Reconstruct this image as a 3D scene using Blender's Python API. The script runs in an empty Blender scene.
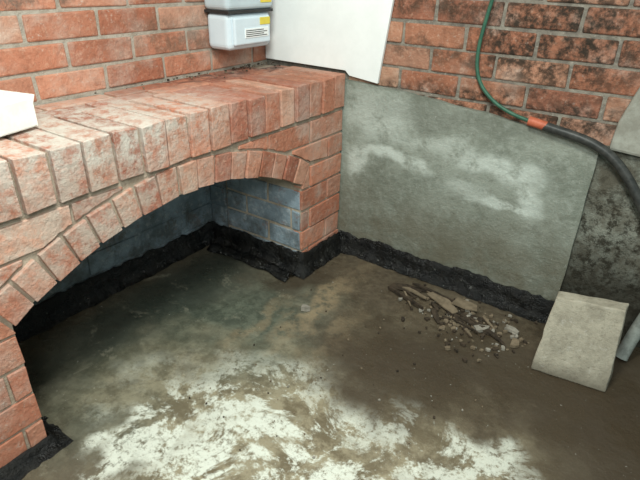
import bpy, bmesh, math, random
from mathutils import Vector, Matrix, noise
random.seed(7)
scene=bpy.context.scene
scene.view_settings.view_transform='Standard'
scene.view_settings.look='None'

# ---------------------------------------------------------------- camera
cx,cy,h=1.1896,-1.9103,1.2
yaw,pit,rol,f=math.radians(-34.404),math.radians(27.779),math.radians(1.466),521.4
F=Vector((math.sin(yaw)*math.cos(pit),math.cos(yaw)*math.cos(pit),-math.sin(pit)))
R=Vector((math.cos(yaw),-math.sin(yaw),0)); U=R.cross(F)
R2=R*math.cos(rol)+U*math.sin(rol); U2=-R*math.sin(rol)+U*math.cos(rol)
cd=bpy.data.cameras.new('camera'); cam=bpy.data.objects.new('camera',cd)
scene.collection.objects.link(cam); scene.camera=cam
M=Matrix((R2,U2,-F)).transposed().to_4x4(); M.translation=Vector((cx,cy,h)); cam.matrix_world=M
cd.sensor_width=36; cd.lens=36*f/640; cd.clip_start=.02

# ---------------------------------------------------------------- node helpers
class NT:
    def __init__(s,name):
        s.m=bpy.data.materials.new(name); s.m.use_nodes=True; s.t=s.m.node_tree
        s.b=s.t.nodes['Principled BSDF']; s.co=s.t.nodes.new('ShaderNodeTexCoord').outputs['Object']
    def n(s,t): return s.t.nodes.new(t)
    def l(s,a,b): s.t.links.new(a,b)
    def put(s,sock,v):
        if isinstance(v,bpy.types.NodeSocket): s.l(v,sock)
        elif isinstance(v,(tuple,list)) and len(v)==3 and sock.type=='RGBA': sock.default_value=(*v,1)
        else: sock.default_value=v
    def noise(s,scale,detail=6,rough=.6,dist=0,vec=None,off=None):
        n=s.n('ShaderNodeTexNoise'); n.inputs['Scale'].default_value=scale; n.inputs['Detail'].default_value=min(detail,6)
        n.inputs['Roughness'].default_value=rough; n.inputs['Distortion'].default_value=dist
        v=vec or s.co
        if off:
            mp=s.n('ShaderNodeMapping'); mp.inputs['Location'].default_value=off; s.l(v,mp.inputs[0]); v=mp.outputs[0]
        s.l(v,n.inputs['Vector']); return n.outputs['Fac']
    def ramp(s,x,a,b,lo=0,hi=1):
        n=s.n('ShaderNodeMapRange'); n.interpolation_type='SMOOTHSTEP'
        if a>b: a,b,lo,hi=b,a,hi,lo
        s.l(x,n.inputs[0]); n.inputs[1].default_value=a;n.inputs[2].default_value=b;n.inputs[3].default_value=lo;n.inputs[4].default_value=hi
        return n.outputs[0]
    def mix(s,fac,a,b,mode='MIX'):
        n=s.n('ShaderNodeMix'); n.data_type='RGBA'; n.blend_type=mode
        s.put(n.inputs[0],fac); s.put(n.inputs[6],a); s.put(n.inputs[7],b); return n.outputs[2]
    def math(s,op,a,b=None,clamp=False):
        n=s.n('ShaderNodeMath'); n.operation=op; n.use_clamp=clamp
        s.put(n.inputs[0],a)
        if b is not None: s.put(n.inputs[1],b)
        return n.outputs[0]
    def blob(s,c,rad,soft=.35,warp=.25,wscale=5):
        nz=s.n('ShaderNodeTexNoise'); nz.inputs['Scale'].default_value=wscale; nz.inputs['Detail'].default_value=5
        s.l(s.co,nz.inputs['Vector'])
        sub=s.n('ShaderNodeVectorMath'); sub.operation='SUBTRACT'; s.l(nz.outputs['Color'],sub.inputs[0]); sub.inputs[1].default_value=(.5,.5,.5)
        sc=s.n('ShaderNodeVectorMath'); sc.operation='SCALE'; s.l(sub.outputs[0],sc.inputs[0]); sc.inputs['Scale'].default_value=warp*2
        ad=s.n('ShaderNodeVectorMath'); ad.operation='ADD'; s.l(s.co,ad.inputs[0]); s.l(sc.outputs[0],ad.inputs[1])
        su=s.n('ShaderNodeVectorMath'); su.operation='SUBTRACT'; s.l(ad.outputs[0],su.inputs[0]); su.inputs[1].default_value=c
        dv=s.n('ShaderNodeVectorMath'); dv.operation='DIVIDE'; s.l(su.outputs[0],dv.inputs[0]); dv.inputs[1].default_value=rad
        ln=s.n('ShaderNodeVectorMath'); ln.operation='LENGTH'; s.l(dv.outputs[0],ln.inputs[0])
        return s.ramp(ln.outputs['Value'],1+soft,1-soft)
    def bump(s,hgt,strength=.5,dist=.01):
        n=s.n('ShaderNodeBump'); n.inputs['Strength'].default_value=strength; n.inputs['Distance'].default_value=dist
        s.l(hgt,n.inputs['Height']); s.l(n.outputs[0],s.b.inputs['Normal'])
    def sep(s):
        n=s.n('ShaderNodeSeparateXYZ'); s.l(s.co,n.inputs[0]); return n.outputs
    def fin(s,col,rough=.9,spec=.3):
        s.put(s.b.inputs['Base Color'],col); s.put(s.b.inputs['Roughness'],rough); s.b.inputs['Specular IOR Level'].default_value=spec
        return s.m

def brick_mat(name,eff=.35,blobs=(),tint=(1,1,1),dirt=.3):
    t=NT(name); a=t.n('ShaderNodeAttribute'); a.attribute_name='col'; c=a.outputs['Color']
    c=t.mix(1.0,c,tint,'MULTIPLY')
    n1=t.noise(28,8,.7); c=t.mix(t.ramp(n1,.45,.7,0,.45),c,(.28,.11,.065))
    n2=t.noise(70,6,.7,off=(3,1,2)); c=t.mix(t.ramp(n2,.50,.7,0,.4),c,(.66,.42,.30))
    e=t.noise(5.5,8,.68,off=(1,5,2)); c=t.mix(t.ramp(e,.45,.70,0,eff),c,(.62,.58,.51))
    e2=t.noise(45,6,.75,off=(9,5,2)); c=t.mix(t.ramp(e2,.58,.7,0,eff*1.1),c,(.64,.61,.54))
    d=t.noise(4,7,.7,off=(7,2,9)); c=t.mix(t.ramp(d,.52,.75,0,dirt),c,(.05,.04,.03))
    for (ce,ra,col,am) in blobs:
        b=t.blob(ce,ra,.5,.12,9); g=t.ramp(t.noise(22,7,.75,off=(2,2,7)),.36,.60)
        c=t.mix(t.math('MULTIPLY',t.math('MULTIPLY',b,g),am),c,col)
    hh=t.math('ADD',t.noise(60,8,.7),t.math('MULTIPLY',t.noise(14,4,.6),1.2)); t.bump(hh,.8,.008)
    return t.fin(c,.85,.3)
def mortar_mat(name,col,dark,stain=.4):
    t=NT(name); n=t.noise(18,8,.7); c=t.mix(t.ramp(n,.35,.7),col,dark)
    c=t.mix(t.ramp(t.noise(4,6,.7,off=(4,4,1)),.5,.7,0,stain),c,(.05,.045,.04))
    c=t.mix(t.ramp(t.noise(60,6,.7,off=(4,0,1)),.55,.7,0,.5),c,(.55,.52,.45))
    t.bump(t.noise(80,8,.75),.9,.008); return t.fin(c,.95,.2)

WB_MOULD=[((.80,0,1.02),(.32,.3,.20),(.02,.018,.013),.95),((.3,0,1.1),(.25,.3,.07),(.04,.03,.02),.8),((.62,0,.76),(.6,.3,.05),(.02,.018,.013),.9),((.35,0,.93),(.2,.3,.03),(.04,.035,.025),.6)]
m_brick_arch=brick_mat('brick_clay_arch',.42,[((-.12,-1.22,.82),(.30,.5,.12),(.64,.61,.54),.85),((0,-1.3,.6),(.1,.5,.14),(.57,.53,.45),.55),((-.38,-.2,.82),(.1,.5,.05),(.06,.045,.04),.8),((-.1,-.3,.82),(.15,.3,.05),(.20,.11,.07),.4)],dirt=.25)
m_brick_left=brick_mat('brick_clay_left_wall',.42,[((-.43,-.9,1.13),(.2,.5,.04),(.12,.10,.08),.8),((-.43,-.5,.95),(.2,.25,.10),(.14,.10,.07),.6)],tint=(.92,.93,.92),dirt=.3)
m_brick_right=brick_mat('brick_clay_right_wall',.38,WB_MOULD,tint=(.76,.84,.82),dirt=.55)
m_mortar=mortar_mat('mortar_arch',(.54,.46,.36),(.40,.32,.24),.25)
m_mortar_l=mortar_mat('mortar_left',(.50,.45,.38),(.36,.31,.25),.4)
m_mortar_r=mortar_mat('mortar_right',(.32,.29,.24),(.16,.14,.12),.7)

def painted():
    t=NT('painted_masonry_blue_white'); x,y,z=t.sep()
    c=t.mix(t.ramp(t.noise(7,8,.7),.35,.65),(.32,.40,.46),(.20,.25,.28))
    c=t.mix(t.ramp(t.noise(30,8,.75,off=(2,3,4)),.5,.7,0,.7),c,(.54,.58,.60))
    c=t.mix(t.ramp(t.noise(9,8,.8,off=(8,3,4)),.52,.66,0,.7),c,(.12,.10,.08))
    c=t.mix(t.ramp(t.noise(13,8,.8,off=(1,3,9)),.56,.66,0,.45),c,(.30,.14,.09))
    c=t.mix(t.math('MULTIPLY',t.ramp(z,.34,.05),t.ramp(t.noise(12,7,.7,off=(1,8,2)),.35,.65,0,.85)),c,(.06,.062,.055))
    c=t.mix(t.ramp(y,-.75,-1.3,0,.5),c,(.10,.12,.11))  # recess shade painted into the wall colour, deeper towards the left
    t.bump(t.noise(45,8,.7),.7,.01); return t.fin(c,.8,.3)
m_paint=painted()

def cement():
    t=NT('cement_render_damp'); x,y,z=t.sep()
    c=t.mix(t.ramp(t.noise(3.2,8,.65),.35,.65),(.31,.335,.285),(.195,.215,.175))
    c=t.mix(t.ramp(t.noise(34,8,.75,off=(3,3,3)),.46,.66,0,.5),c,(.40,.43,.38))
    c=t.mix(t.ramp(t.noise(16,8,.75,off=(3,7,3)),.52,.66,0,.45),c,(.15,.16,.125))
    c=t.mix(t.math('MULTIPLY',t.ramp(z,.50,.12),t.ramp(t.noise(6,7,.7,off=(1,8,2)),.30,.6,.25,.8)),c,(.15,.13,.088))
    g=t.ramp(t.noise(12,8,.72,off=(1,2,3)),.30,.52)
    for ce,ra,am in [((.16,0,.66),(.15,.3,.10),.65),((.09,0,.45),(.045,.3,.07),.9),((.22,0,.505),(.13,.3,.028),.9),((.36,0,.48),(.06,.3,.02),.8),((.50,0,.585),(.20,.3,.03),.5),((.68,0,.55),(.16,.3,.035),.85),((.82,0,.47),(.05,.3,.08),.85),((.74,0,.41),(.12,.3,.018),.8),((.58,0,.43),(.08,.3,.03),.45)]:
        b=t.blob(ce,ra,.6,.08,7); c=t.mix(t.math('MULTIPLY',t.math('MULTIPLY',b,g),am),c,(.60,.65,.59))
    c=t.mix(t.math('MULTIPLY',t.blob((.5,0,.7),(.35,.3,.05),.5,.1,8),.4),c,(.16,.17,.14))
    c=t.mix(t.ramp(t.noise(75,5,.7,off=(1,8,8)),.66,.72,0,.7),c,(.5,.5,.46))
    t.bump(t.math('ADD',t.noise(50,8,.75),t.noise(6,4,.6)),.7,.01); return t.fin(c,t.ramp(t.noise(7,5,.6),.4,.6,.45,.8),.35)
m_cement=cement()
def plaster_dark():
    t=NT('mouldy_plaster'); x,y,z=t.sep()
    c=t.mix(t.ramp(t.noise(9,8,.75),.35,.62),(.30,.31,.26),(.14,.13,.10))
    c=t.mix(t.math('MULTIPLY',t.ramp(t.noise(26,8,.8,off=(4,2,2)),.46,.6),t.ramp(z,.68,.45,.25,.9)),c,(.035,.03,.02))
    c=t.mix(t.ramp(t.noise(18,8,.7,off=(4,9,2)),.55,.7,0,.5),c,(.38,.39,.34))
    c=t.mix(t.math('MULTIPLY',t.ramp(z,.45,.1),.85),c,(.025,.022,.015))
    t.bump(t.noise(40,9,.8),1,.012); return t.fin(c,.9,.2)
m_pl=plaster_dark()
def simple(name,c1,c2,sc=20,rough=.8,bs=.3,spec=.3):
    t=NT(name); c=t.mix(t.ramp(t.noise(sc,7,.7),.35,.65),c1,c2); t.bump(t.noise(sc*2,7,.7),bs,.004); return t.fin(c,rough,spec)
def concblock():
    t=NT('concrete_block_grey'); z=t.sep()[2]
    c=t.mix(t.ramp(t.noise(14,7,.7),.35,.65),(.48,.435,.34),(.34,.305,.235))
    c=t.mix(t.ramp(t.noise(60,6,.75,off=(1,1,1)),.5,.68,0,.55),c,(.21,.185,.14))
    c=t.mix(t.ramp(t.noise(35,6,.75,off=(5,1,1)),.56,.7,0,.6),c,(.56,.53,.46))
    c=t.mix(t.ramp(z,.06,.0,0,.6),c,(.08,.065,.045))
    t.bump(t.noise(55,8,.8),.8,.008); return t.fin(c,.9,.25)
m_conc=concblock()
m_greyplaster=simple('grey_plaster',(.38,.38,.33),(.26,.25,.21),14,.9,.5)
m_white=simple('white_board',(.90,.93,.92),(.84,.87,.86),6,.6,.05)
m_plastic=simple('meter_plastic_white',(.68,.78,.84),(.62,.72,.78),5,.4,.02)
m_metal=simple('meter_metal_grey',(.55,.64,.68),(.48,.56,.60),5,.45,.02)
m_yellow=simple('label_yellow',(.75,.62,.08),(.7,.55,.06),30,.5,.02)
m_dark=simple('dark_plastic',(.02,.02,.02),(.035,.035,.035),10,.4,.05)
m_hose=simple('rubber_hose_black',(.03,.032,.03),(.06,.06,.055),40,.4,.1)
m_pipe=simple('pipe_grey_plastic',(.30,.32,.29),(.18,.19,.17),20,.5,.1)
m_green=simple('hose_green',(.03,.10,.065),(.05,.14,.09),30,.4,.05)
m_orange=simple('hose_connector_orange',(.55,.15,.08),(.40,.10,.05),30,.5,.05)
m_foam=simple('white_card',(.90,.89,.83),(.78,.76,.70),15,.8,.1)
m_wood=simple('splintered_wood',(.07,.05,.033),(.028,.021,.015),30,.9,.4)
m_tan=simple('tan_fragment',(.24,.185,.125),(.15,.115,.075),30,.9,.4)
m_chalk=simple('pale_fragment',(.34,.31,.26),(.22,.20,.165),30,.9,.4)

def membrane():
    t=NT('bitumen_tanking'); c=t.mix(t.ramp(t.noise(20,7,.7),.4,.65),(.004,.004,.004),(.012,.011,.009))
    c=t.mix(t.ramp(t.noise(38,8,.8,off=(3,1,6)),.63,.70,0,.8),c,(.40,.40,.36))
    t.bump(t.noise(25,7,.7),1,.015)
    return t.fin(c,t.ramp(t.noise(12,4,.6),.4,.6,.18,.5),.35)
m_mem=membrane()

def floor_mat():
    t=NT('wet_muddy_concrete')
    c=t.mix(t.ramp(t.noise(3.5,9,.68),.38,.62),(.135,.108,.072),(.075,.058,.037))
    c=t.mix(t.ramp(t.noise(24,6,.75,off=(1,6,0)),.46,.64,0,.45),c,(.215,.18,.12))
    g=t.blob((.02,-.95,0),(.36,.55,1),.5,.25,4)
    c=t.mix(t.math('MULTIPLY',g,.8),c,t.mix(t.ramp(t.noise(16,8,.75),.4,.62),(.065,.085,.065),(.14,.165,.125)))
    c=t.mix(t.math('MULTIPLY',t.blob((-.3,-.85,0),(.18,.6,1),.5,.1,6),.75),c,(.035,.045,.036))  # shade under the arch painted into the recess floor colour
    p1=t.blob((.52,-1.16,0),(.62,.36,1),.45,.35,4)
    p2=t.blob((.95,-.86,0),(.40,.14,1),.5,.25,5)
    pp=t.math('MAXIMUM',p1,t.math('MULTIPLY',p2,.8))
    c=t.mix(t.math('MULTIPLY',pp,.85),c,t.mix(t.ramp(t.noise(9,8,.75,off=(0,5,0)),.4,.6),(.165,.132,.078),(.36,.31,.205)))
    sc=t.ramp(t.noise(5,10,.74,.4,off=(2.3,1.1,0)),.46,.53)
    fine=t.ramp(t.noise(40,8,.8,off=(5,1,0)),.34,.52)
    w1=t.blob((.56,-1.18,0),(.44,.32,1),.5,.35,5); w2=t.blob((.20,-1.30,0),(.10,.18,1),.5,.2,9); w3=t.blob((.98,-.88,0),(.34,.12,1),.5,.3,6)
    w=t.math('MAXIMUM',t.math('MAXIMUM',w1,w2),t.math('MULTIPLY',w3,.8))
    wm=t.math('MULTIPLY',t.math('MULTIPLY',w,sc),fine)
    c=t.mix(t.math('MULTIPLY',wm,.97),c,(.74,.76,.66))
    s2=t.ramp(t.noise(9,10,.78,.8,off=(8,3,0)),.57,.66,0,.35); c=t.mix(t.math('MULTIPLY',s2,t.math('SUBTRACT',1.0,t.blob((.75,-.4,0),(.6,.42,1),.3,.2,5),True)),c,(.34,.32,.24))
    for ce,ra,a2 in [((.22,-.42,0),(.05,.30,1),.8),((.10,-.72,0),(.04,.22,1),.5),((.38,-.62,0),(.04,.16,1),.5)]:
        st=t.math('MULTIPLY',t.blob(ce,ra,.6,.14,7),t.ramp(t.noise(20,8,.7,off=(1,1,1)),.33,.55)); c=t.mix(t.math('MULTIPLY',st,a2),c,(.32,.245,.15))
    for ce,ra,am in [((.64,-.66,0),(.26,.22,1),.85),((.95,-.45,0),(.5,.16,1),.8),((.02,-.36,0),(.12,.12,1),.8),((1.35,-.35,0),(.4,.4,1),.88),((1.30,-.75,0),(.16,.2,1),.5)]:
        c=t.mix(t.math('MULTIPLY',t.blob(ce,ra,.5,.2,6),am),c,(.058,.042,.026))
    c=t.mix(t.math('MULTIPLY',t.blob((.50,-.20,0),(.5,.12,1),.6,.15,6),.7),c,t.mix(t.ramp(t.noise(30,8,.8),.4,.6),(.135,.105,.07),(.08,.06,.04)))
    flecks=t.ramp(t.noise(75,4,.6,off=(2,7,1)),.69,.74,0,.75); c=t.mix(flecks,c,(.5,.48,.42))
    t.bump(t.math('ADD',t.noise(35,9,.75),t.math('MULTIPLY',t.noise(5,5,.6),1.5)),.45,.012)
    ro=t.math('ADD',t.ramp(t.noise(5,6,.6,off=(0,0,4)),.4,.6,.2,.55),t.math('MULTIPLY',pp,.35))
    return t.fin(c,ro,.4)
m_floor=floor_mat()

# ---------------------------------------------------------------- mesh helpers
def empty(name,loc=(0,0,0)):
    e=bpy.data.objects.new(name,None); e.location=loc; scene.collection.objects.link(e); e.empty_display_size=.1; return e
def obj(name,bm,mat,parent=None,smooth=False,bevel=0,seg=2):
    me=bpy.data.meshes.new(name); bmesh.ops.recalc_face_normals(bm,faces=bm.faces); bm.to_mesh(me); bm.free()
    for m in (mat if isinstance(mat,list) else [mat]): me.materials.append(m)
    o=bpy.data.objects.new(name,me); scene.collection.objects.link(o)
    if smooth:
        for p in me.polygons: p.use_smooth=True
    if bevel:
        b=o.modifiers.new('bevel','BEVEL'); b.width=bevel; b.segments=seg; b.limit_method='ANGLE'; b.angle_limit=.6
    return o
def prism(bm,pts,fn,d0,d1,jit=0,col=None,lay=None):
    j=[(random.uniform(-jit,jit),random.uniform(-jit,jit)) for _ in pts]
    dd=random.uniform(-jit,jit)
    A=[bm.verts.new(fn(p[0]+q[0],p[1]+q[1],d0)) for p,q in zip(pts,j)]
    B=[bm.verts.new(fn(p[0]+q[0],p[1]+q[1],d1+dd)) for p,q in zip(pts,j)]
    fs=[bm.faces.new(A),bm.faces.new(B)]
    n=len(pts)
    for i in range(n): fs.append(bm.faces.new((A[i],A[(i+1)%n],B[(i+1)%n],B[i])))
    if lay is not None:
        for ff in fs:
            for lp in ff.loops: lp[lay]=(*col,1)
    return fs
def box(bm,lo,hi,mi=0):
    fs=prism(bm,[(lo[0],lo[1]),(hi[0],lo[1]),(hi[0],hi[1]),(lo[0],hi[1])],lambda a,b,d:Vector((a,b,d)),lo[2],hi[2])
    for q in fs: q.material_index=mi
    return fs
PAL=[(.56,.225,.138),(.50,.19,.115),(.60,.27,.175),(.46,.168,.10),(.62,.32,.22),(.53,.25,.17),(.41,.15,.095)]
def bcol():
    c=random.choice(PAL); k=random.uniform(.87,1.12); return tuple(min(1,v*k) for v in c)
def clip(poly,nx,ny,d):
    out=[]
    for i in range(len(poly)):
        p,q=poly[i],poly[(i+1)%len(poly)]
        a=p[0]*nx+p[1]*ny-d; b=q[0]*nx+q[1]*ny-d
        if a>=0: out.append(p)
        if a*b<0:
            t=a/(a-b); out.append((p[0]+(q[0]-p[0])*t,p[1]+(q[1]-p[1])*t))
    return out
J=.011
def courses(bm,lay,fn,s0,s1,z0,n,depth=.004,back=-.03,shape=None,L=.26,CH=.0945,phase=0,jit=.0025):
    for i in range(n):
        za=z0+i*CH; zb=za+CH-J
        s=s0-((i+phase)%2)*L/2
        while s<s1:
            a=max(s,s0+J*.5); b=min(s+L-J,s1-J*.5)
            if b-a>.02:
                polys=[[(a,za),(b,za),(b,zb),(a,zb)]]
                if shape: polys=shape(a,b,za,zb)
                for p in polys:
                    if len(p)>=3: prism(bm,p,fn,back,depth,jit,bcol(),lay)
            s+=L
def newb():
    bm=bmesh.new(); return bm,bm.loops.layers.float_color.new('col')
def par(o,p):
    o.parent=p; o.matrix_parent_inverse=Matrix.Translation(p.location).inverted()
    return o

# ---------------------------------------------------------------- arched brick plinth
H,H2=.806,.662; YC=-.903; HALF=.587; SPR=.405; RI=1.144; ZC=-.577; RING=.093
ANG=math.asin(HALF/RI); DEEP=-.539; WX=-.436; YEND=-2.3; YR=-.027
arch=empty('brick_arch_plinth',(0,-.9,0))
fyz=lambda a,b,d:Vector((d,a,b))
bm=bmesh.new()
XB=-.432
box(bm,(XB,YEND,0),(-.003,YC-HALF,H-.010)); box(bm,(XB,YC+HALF,0),(-.003,YR-.002,H-.010))
NS=40
for k in range(NS):
    a=-ANG+2*ANG*k/NS; b=-ANG+2*ANG*(k+1)/NS
    p0=(YC+RI*math.sin(a),ZC+RI*math.cos(a)); p1=(YC+RI*math.sin(b),ZC+RI*math.cos(b))
    prism(bm,[p0,p1,(p1[0],H-.010),(p0[0],H-.010)],fyz,-.003,XB)
par(obj('mortar_core',bm,m_mortar),arch)
bm,lay=newb()
RE=RI+RING+.008
def shp(a,b,za,zb):
    if za<.36:
        out=[]; q=[(a,za),(b,za),(b,zb),(a,zb)]
        for w in (clip(q,-1,0,-(YC-HALF)),clip(q,1,0,YC+HALF)):
            if len(w)>=3 and max(x for x,_ in w)-min(x for x,_ in w)>.02: out.append(w)
        return out
    if za<.44:
        out=[]; q=[(a,za),(b,za),(b,zb),(a,zb)]
        for sg in (-1,1):
            w=clip(q,sg,0,sg*YC+HALF)
            nx,ny=sg*math.cos(ANG),-math.sin(ANG)
            if len(w)>=3: w=clip(w,nx,ny,nx*YC+ny*ZC+.006)
            if len(w)>=3 and max(x for x,_ in w)-min(x for x,_ in w)>.02: out.append(w)
        return out
    runs=[];cur=[]
    N=max(4,int((b-a)/.012))
    for k in range(N+1):
        s=a+(b-a)*k/N; dy=abs(s-YC)
        lo=za
        if dy<RE*math.sin(ANG): lo=max(za,ZC+math.sqrt(RE*RE-dy*dy))
        if zb-lo>.010: cur.append((s,lo))
        else:
            if len(cur)>2: runs.append(cur)
            cur=[]
    if len(cur)>2: runs.append(cur)
    out=[]
    for c_ in runs:
        low=[c_[0]]+[p for p in c_[1:-1] if p[1]>za+1e-5]+[c_[-1]]
        out.append(low+[(c_[-1][0],zb),(c_[0][0],zb)])
    return out
courses(bm,lay,fyz,YEND,YR,.006,7,.005,-.04,shape=shp,L=.255)
NV=17
for k in range(NV):
    a0=-ANG+2*ANG*k/NV+.0042; a1=-ANG+2*ANG*(k+1)/NV-.0042
    P=lambda r,a:(YC+r*math.sin(a),ZC+r*math.cos(a))
    prism(bm,[P(RI-.002,a0),P(RI-.002,a1),P(RI+RING,a1),P(RI+RING,a0)],fyz,-.27,.008,.003,bcol(),lay)
PC=.086; y=YR-.004
while y>YEND:
    w=PC-J
    prism(bm,[(y-w,H2+.012),(y,H2+.012),(y,H),(y-w,H)],fyz,-.262,.012,.0035,bcol(),lay)
    y-=PC
y=YR-.004
while y>YEND:
    prism(bm,[(y-.23,H-.06),(y,H-.06),(y,H-.003),(y-.23,H-.003)],fyz,-.345,-.274,.003,bcol(),lay); y-=.242
y=YR-.12
while y>YEND:
    prism(bm,[(y-.23,H-.06),(y,H-.06),(y,H-.004),(y-.23,H-.004)],fyz,-.430,-.357,.002,bcol(),lay); y-=.242
par(obj('brickwork',bm,m_brick_arch,bevel=.006),arch)
bm,lay=newb()
courses(bm,lay,lambda a,b,d:Vector((a,YC+HALF-d,b)),-.43,-.002,.006,4,.006,-.01,L=.255,phase=1)
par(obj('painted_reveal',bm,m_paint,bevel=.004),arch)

# ---------------------------------------------------------------- left wall
wl=empty('wall_left',(WX,-1,0))
bm=bmesh.new(); box(bm,(WX-.3,YEND,H2-.02),(WX-.003,0,1.7))
par(obj('mortar_backing',bm,m_mortar_l),wl)
bm,lay=newb()
courses(bm,lay,lambda a,b,d:Vector((WX+d,a,b)),YEND,0,H+.006,10,.002,-.03,L=.245,CH=.085)
par(obj('brickwork',bm,m_brick_left,bevel=.005),wl)
bm=bmesh.new(); box(bm,(DEEP-.2,YEND,-.05),(DEEP-.002,0,H2))
box(bm,(DEEP-.01,YC+HALF,-.05),(WX-.001,0,H2)); box(bm,(DEEP-.01,YEND,-.05),(WX-.001,YC-HALF,H2))
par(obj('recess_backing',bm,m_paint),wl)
bm,lay=newb()
courses(bm,lay,lambda a,b,d:Vector((DEEP+d,a,b)),YC-HALF,YC+HALF,.006,7,.004,-.01,L=.255,phase=1)
courses(bm,lay,lambda a,b,d:Vector((a,YC+HALF-d,b)),DEEP,-.436,.006,6,.006,-.01,L=.255,phase=1)
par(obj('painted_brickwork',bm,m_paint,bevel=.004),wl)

# ---------------------------------------------------------------- right wall
wr=empty('wall_right',(1,0,0))
fxz=lambda a,b,d:Vector((a,-d,b))
bm=bmesh.new(); box(bm,(WX-.25,.003,-.05),(2.6,.25,1.7))
par(obj('mortar_backing',bm,m_mortar_r),wr)
bm,lay=newb()
courses(bm,lay,fxz,0,2.6,.69,12,.003,-.03,L=.245,CH=.085,phase=1)
par(obj('brickwork',bm,m_brick_right,bevel=.005),wr)
bm=bmesh.new()
top=[]
for k in range(41):
    x=-.02+1.02*k/40; z=.782-.04*x-.05*x*x+.006*noise.noise(Vector((x*9,3,1)))
    top.append((x,z))
NZ=24; rows=[]
for k,(x,zt) in enumerate(top):
    r=[]
    for i in range(NZ+1):
        z=zt*i/NZ; xx=x+(.012*noise.noise(Vector((0,z*6,5))) if k==40 else 0)
        d=.023+.003*noise.noise(Vector((x*5,z*5,0)))
        r.append(bm.verts.new((xx,-d,z)))
    rows.append(r)
for a,b in zip(rows,rows[1:]):
    for i in range(NZ): bm.faces.new((a[i],b[i],b[i+1],a[i+1]))
tv=[r[-1] for r in rows]; back=[bm.verts.new((v.co.x,.0,v.co.z)) for v in tv]
for i in range(40): bm.faces.new((tv[i],tv[i+1],back[i+1],back[i]))
sv=rows[-1]; sb=[bm.verts.new((v.co.x,.0,v.co.z)) for v in sv]
for i in range(NZ): bm.faces.new((sv[i],sv[i+1],sb[i+1],sb[i]))
par(obj('cement_render',bm,m_cement),wr)
bm=bmesh.new()
nx,nz=60,36; g=[]
for i in range(nx+1):
    r=[]
    for k in range(nz+1):
        x=.99+1.6*i/nx; z=.70*k/nz
        d=.006+.010*noise.noise(Vector((x*9,z*9,0)))+.006*noise.noise(Vector((x*25,z*25,4)))
        r.append(bm.verts.new((x,-max(d,.0),z)))
    g.append(r)
for i in range(nx):
    for k in range(nz): bm.faces.new((g[i][k],g[i+1][k],g[i+1][k+1],g[i][k+1]))
par(obj('mouldy_plaster',bm,m_pl,smooth=True),wr)
bm=bmesh.new()
prism(bm,[(1.025,.69),(1.5,.66),(1.5,1.14),(1.09,1.00),(1.05,.86),(1.03,.78)],fxz,-.005,.03)
par(obj('plaster_patch',bm,m_greyplaster,bevel=.01),wr)

# ---------------------------------------------------------------- white board
bm=bmesh.new()
prism(bm,[(WX+.008,.822),(.0,.818),(.02,.80),(.155,.785),(.275,1.7),(WX+.008,1.7)],fxz,.007,.022)
obj('white_board',bm,m_white,bevel=.002)

# ---------------------------------------------------------------- floor
bm=bmesh.new()
N=120; g=[]
for i in range(N+1):
    r=[]
    for k in range(N+1):
        x=-.6+4.2*i/N; y=-4+4.05*k/N
        z=.004*noise.noise(Vector((x*3,y*3,0)))+.0018*noise.noise(Vector((x*11,y*11,3)))-.002
        r.append(bm.verts.new((x,y,z)))
    g.append(r)
for i in range(N):
    for k in range(N): bm.faces.new((g[i][k],g[i+1][k],g[i+1][k+1],g[i][k+1]))
obj('floor',bm,m_floor,smooth=True)

# ---------------------------------------------------------------- tanking membrane skirting
def ribbon(name,path,prof,seed=0,top_j=.012):
    P=[Vector(p) for p in path]
    dense=[]
    for i in range(len(P)-1):
        d=(P[i+1]-P[i]); n=max(2,int(d.length/.015)); dn=d.normalized(); left=Vector((-dn.y,dn.x))
        for k in range(n+(1 if i==len(P)-2 else 0)):
            if k==0 and i>0:
                pd=(P[i]-P[i-1]).normalized(); pl=Vector((-pd.y,pd.x)); m=pl+left; off=m/(m.dot(left))
            else: off=left
            dense.append((P[i]+d*(k/n),off))
    bm=bmesh.new(); rows=[]
    for idx,(p,off) in enumerate(dense):
        r=[]
        for jx,(o_,z_) in enumerate(prof):
            q=Vector((p.x*14+seed,p.y*14,jx*1.7))
            nn=noise.noise(q); n2=noise.noise(q*2.7)
            zz=z_+(top_j*nn+top_j*.8*n2 if jx<2 else .005*n2 if jx<len(prof)-1 else 0)
            oo=o_+(.004*nn if jx<2 else .014*nn+.008*n2 if jx>len(prof)-4 else .006*nn)
            r.append(bm.verts.new((p.x+off.x*max(oo,.002),p.y+off.y*max(oo,.002),max(zz,.0))))
        rows.append(r)
    for a,b in zip(rows,rows[1:]):
        for jx in range(len(prof)-1): bm.faces.new((a[jx],b[jx],b[jx+1],a[jx+1]))
    return obj(name,bm,m_mem,smooth=True)
prof=[(.000,.088),(.010,.080),(.013,.05),(.017,.025),(.026,.010),(.036,.004),(.046,-.002)]
ribbon('baseboard_tanking',[(1.0,-.027),(0.012,-.027),(.008,YC+HALF-.008),(DEEP+.006,YC+HALF-.008),(DEEP+.006,YC-HALF)],prof,0,.014)
prof2=[(.0,.035),(.008,.032),(.012,.02),(.018,.010),(.028,.005),(.038,.002),(.048,-.002)]
ribbon('baseboard_tanking',[(-.1,YC-HALF+.002),(.008,YC-HALF+.002),(.008,YEND)],prof2,5,.006)

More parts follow.
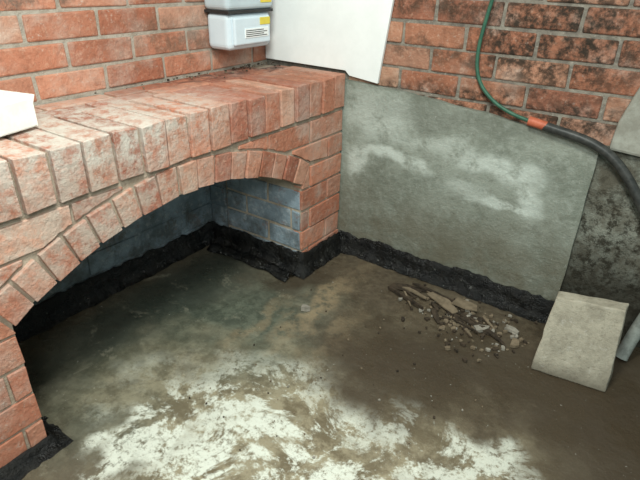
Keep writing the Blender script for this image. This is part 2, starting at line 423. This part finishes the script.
bm=bmesh.new(); rows=[]
for i in range(31):
    u=i/30; r=[]
    for k in range(9):
        v=k/8
        x=-.46+.47*u+.01*noise.noise(Vector((u*5,v*3,2))); y=-.375-.07*v+.02*math.sin(u*3)+.014*noise.noise(Vector((u*6,v*2,8)))
        z=.006+.022*math.sin(v*math.pi)*(0.6+.7*abs(noise.noise(Vector((u*7,v*3,0)))))+.012*noise.noise(Vector((u*9,v*6,4)))
        r.append(bm.verts.new((x,y,max(.001,z))))
    rows.append(r)
for a,b in zip(rows,rows[1:]):
    for k in range(8): bm.faces.new((a[k],b[k],b[k+1],a[k+1]))
o=obj('loose_membrane_strip',bm,m_mem,smooth=True); o.modifiers.new('s','SOLIDIFY').thickness=.003

# ---------------------------------------------------------------- gas meter
gm=empty('gas_meter',(WX,-.25,.9))
def rbox(name,lo,hi,mat,parent,bev=.01,seg=3):
    bm=bmesh.new(); box(bm,lo,hi); return par(obj(name,bm,mat,bevel=bev,seg=seg),parent)
rbox('lower_case',(WX+.01,-.375,.897),(-.305,-.125,1.032),m_plastic,gm,.022,4)
rbox('front_cover',(-.31,-.355,.915),(-.292,-.145,1.018),m_plastic,gm,.008)
rbox('upper_case',(WX+.01,-.385,1.040),(-.295,-.115,1.25),m_metal,gm,.02,4)
rbox('seam_band',(WX+.01,-.38,1.030),(-.297,-.12,1.041),m_dark,gm,.002)
rbox('index_window',(-.297,-.33,1.08),(-.291,-.22,1.12),m_dark,gm,.002)
rbox('yellow_label',(-.293,-.21,.985),(-.2895,-.15,1.012),m_yellow,gm,.001)
rbox('upper_label',(-.297,-.20,1.065),(-.292,-.135,1.09),m_yellow,gm,.001)
rbox('data_label',(-.293,-.30,.94),(-.2895,-.16,.975),m_white,gm,.001)
for k in range(4): rbox('label_text',(-.2897,-.295,.945+.007*k),(-.2889,-.17-.02*(k%2),.948+.007*k),m_dark,gm,.0002,1)
for yy in (-.33,-.17):
    bm=bmesh.new(); bmesh.ops.create_cone(bm,cap_ends=True,segments=24,radius1=.022,radius2=.022,depth=.45,matrix=Matrix.Translation((-.37,yy,1.46)))
    par(obj('inlet_pipe',bm,m_metal,smooth=True),gm)
    bm=bmesh.new(); bmesh.ops.create_cone(bm,cap_ends=True,segments=6,radius1=.034,radius2=.034,depth=.04,matrix=Matrix.Translation((-.37,yy,1.265)))
    par(obj('union_nut',bm,m_metal,bevel=.003),gm)

# ---------------------------------------------------------------- hoses
def tube(name,pts,r,mat,parent=None):
    cu=bpy.data.curves.new(name,'CURVE'); cu.dimensions='3D'; cu.bevel_depth=r; cu.bevel_resolution=6; cu.resolution_u=16; cu.use_fill_caps=True
    sp=cu.splines.new('NURBS'); sp.points.add(len(pts)-1)
    for p,q in zip(sp.points,pts): p.co=(*q,1)
    sp.use_endpoint_u=True; sp.order_u=4; cu.materials.append(mat)
    o=bpy.data.objects.new(name,cu); scene.collection.objects.link(o)
    if parent: par(o,parent)
    return o
hs=empty('garden_hose',(.75,-.03,.75))
tube('green_hose',[(.60,-.03,1.7),(.59,-.03,1.3),(.57,-.025,1.12),(.545,-.025,1.0),(.545,-.03,.88),(.60,-.03,.80),(.69,-.035,.755),(.775,-.04,.742)],.0065,m_green,hs)
tube('connector',[(.765,-.04,.744),(.79,-.04,.741),(.80,-.04,.739),(.825,-.04,.735)],.016,m_orange,hs)
tube('black_hose',[(.815,-.04,.736),(.87,-.045,.728),(.95,-.05,.72),(1.03,-.05,.69),(1.10,-.05,.63),(1.17,-.06,.54),(1.25,-.07,.42),(1.30,-.08,.30)],.0155,m_hose,hs)
dp=tube('drain_pipe',[(1.36,-.06,.62),(1.35,-.06,.42),(1.31,-.06,.28),(1.28,-.08,.16),(1.262,-.11,.06),(1.255,-.13,.012)],.022,m_pipe)

# ---------------------------------------------------------------- concrete block, upright
bl=bmesh.new()
fr=[Vector((1.012,-.365,0)),Vector((1.242,-.335,0)),Vector((1.222,-.260,.272)),Vector((1.020,-.285,.254))]
bk=[fr[0]+Vector((.0,.09,0)),fr[1]+Vector((0,.09,0)),fr[2]+Vector((0,.05,.0)),fr[3]+Vector((0,.05,.0))]
A=[bl.verts.new(p) for p in fr]; B=[bl.verts.new(p) for p in bk]
bl.faces.new(A); bl.faces.new(B)
for i in range(4): bl.faces.new((A[i],A[(i+1)%4],B[(i+1)%4],B[i]))
bmesh.ops.subdivide_edges(bl,edges=bl.edges[:],cuts=8,use_grid_fill=True)
for v in bl.verts:
    d=noise.noise(v.co*14)*.005+noise.noise(v.co*40)*.003; v.co+=Vector((d,d*.6,d*.7 if v.co.z>.02 else 0)); v.co.z=max(v.co.z,.0)
obj('concrete_block',bl,m_conc,bevel=.004)

# ---------------------------------------------------------------- white carton on the shelf
bm=bmesh.new()
c0=Vector((-.17,-1.235,H+.008)); ax=Vector((.25,-1,0)).normalized(); ay=Vector((-1,-.25,0)).normalized()
def cp(a,b,z): return c0+ax*a+ay*b+Vector((0,0,z))
def plate(p,th=.003):
    n=(p[1]-p[0]).cross(p[3]-p[0]).normalized()*th
    A=[bm.verts.new(q) for q in p]; B=[bm.verts.new(q+n) for q in p]
    bm.faces.new(A); bm.faces.new(B)
    for i in range(4): bm.faces.new((A[i],A[(i+1)%4],B[(i+1)%4],B[i]))
W_,D_,T_=.22,.13,.07
plate([cp(0,0,.001),cp(0,D_,.001),cp(W_,D_,.001),cp(W_,0,.001)])
plate([cp(0,0,.001),cp(W_,0,.001),cp(W_,0,T_),cp(0,0,T_)])
plate([cp(0,D_,.001),cp(W_,D_,.001),cp(W_,D_,T_),cp(0,D_,T_)])
plate([cp(0,0,.001),cp(0,D_,.001),cp(0,D_,T_*.85),cp(0,0,T_*.85)])
plate([cp(W_,0,.001),cp(W_,D_,.001),cp(W_,D_,T_),cp(W_,0,T_)])
plate([cp(.03,0,T_),cp(W_,0,T_),cp(W_,D_*.95,T_+.02),cp(.05,D_*.95,T_+.02)])
plate([cp(0,0,T_*.85),cp(0,D_,T_*.85),cp(-.01,D_,T_+.01),cp(-.01,0,T_+.01)])
obj('white_carton',bm,m_foam)

# ---------------------------------------------------------------- debris
bm=bmesh.new()
def shard(x,y,z,l,w,t,a,mi,tilt=0):
    m=Matrix.Translation((x,y,z))@Matrix.Rotation(a,4,'Z')@Matrix.Rotation(tilt,4,'Y')
    k=[(-l/2,-w/2),(l*.1,-w/2*random.uniform(.6,1.2)),(l/2,-w/2*random.uniform(.1,.9)),(l/2*random.uniform(.8,1),w/2*random.uniform(.1,.9)),(0,w/2),(-l/2*random.uniform(.7,1),w/2*random.uniform(.3,1))]
    for q in prism(bm,k,lambda a_,b_,d:m@Vector((a_,b_,d)),0,t): q.material_index=mi
for i in range(20):
    u=random.random(); x=.44+.38*u+random.gauss(0,.03); y=-.17-.10*u+random.gauss(0,.04)
    shard(x,min(y,-.09),.002+random.random()*.010,random.uniform(.05,.14),random.uniform(.006,.024),.005,random.uniform(-.9,.5),random.choice([0,0,0,1]),random.uniform(-.08,.08))
shard(.62,-.19,.012,.15,.06,.005,-.5,1,.06); shard(.70,-.16,.018,.10,.055,.005,.1,1,.1); shard(.48,-.25,.008,.20,.012,.012,-.35,0,-.03); shard(.56,-.15,.012,.20,.012,.01,-.1,0,.03)
shard(.44,-.17,.004,.14,.05,.004,.3,0); shard(.90,-.20,.004,.05,.03,.012,-.3,2); shard(.80,-.26,.004,.05,.03,.012,.8,2); shard(.93,-.27,.004,.03,.05,.010,.2,1)
for i in range(260):
    u=random.random(); x=.60+.28*u+random.gauss(0,.08); y=-.22-.07*u+random.gauss(0,.07)
    if y>-.08 or x<.05 or x>.97: continue
    sz=random.uniform(.005,.020); shard(x,y,.001,sz,sz*.7,sz*.5,random.uniform(0,6),random.choice([0,0,0,1,1,2]),random.uniform(-.3,.3))
obj('debris_pile',bm,[m_wood,m_tan,m_chalk])
bm=bmesh.new()
for i in range(60):
    x=WX+.02+abs(random.gauss(0,.05)); y=-.03-abs(random.gauss(0,.35))
    sz=random.uniform(.004,.010); shard(x,y,H+.003,sz,sz*.8,sz*.5,random.uniform(0,6),random.choice([0,0,0,1]))
obj('mortar_crumbs',bm,[m_wood,m_tan,m_chalk])
bm=bmesh.new()
for i in range(50):
    x=random.uniform(.1,.95); y=random.uniform(-1.2,-.4)
    sz=random.uniform(.004,.009); shard(x,y,-.001,sz,sz*.8,sz*.6,random.uniform(0,6),random.choice([0,1,2]))
shard(.20,-.55,.001,.035,.02,.02,.4,2)
obj('floor_crumbs',bm,[m_wood,m_tan,m_chalk])

# ---------------------------------------------------------------- light
def area(name,loc,tgt,size,e,col):
    l=bpy.data.lights.new(name,'AREA'); l.size=size; l.energy=e; l.color=col; l.shape='DISK'
    o=bpy.data.objects.new(name,l); o.location=loc; o.rotation_euler=(Vector(tgt)-Vector(loc)).to_track_quat('-Z','Y').to_euler(); scene.collection.objects.link(o)
area('ceiling_lamp',(.75,-1.5,2.2),(.25,-.95,0),.45,36,(.97,1,.92))
area('fill_light',(1.5,-2.4,1.9),(.3,-.5,.4),.6,28,(.97,1,.95))  # unseen fill light added behind the camera to lift the dark areas
w=bpy.data.worlds.new('world'); scene.world=w; w.use_nodes=True
nt=w.node_tree; nt.nodes.clear(); b=nt.nodes.new('ShaderNodeBackground'); o=nt.nodes.new('ShaderNodeOutputWorld'); nt.links.new(b.outputs[0],o.inputs[0])
b.inputs[0].default_value=(.72,.98,1,1); b.inputs[1].default_value=.42
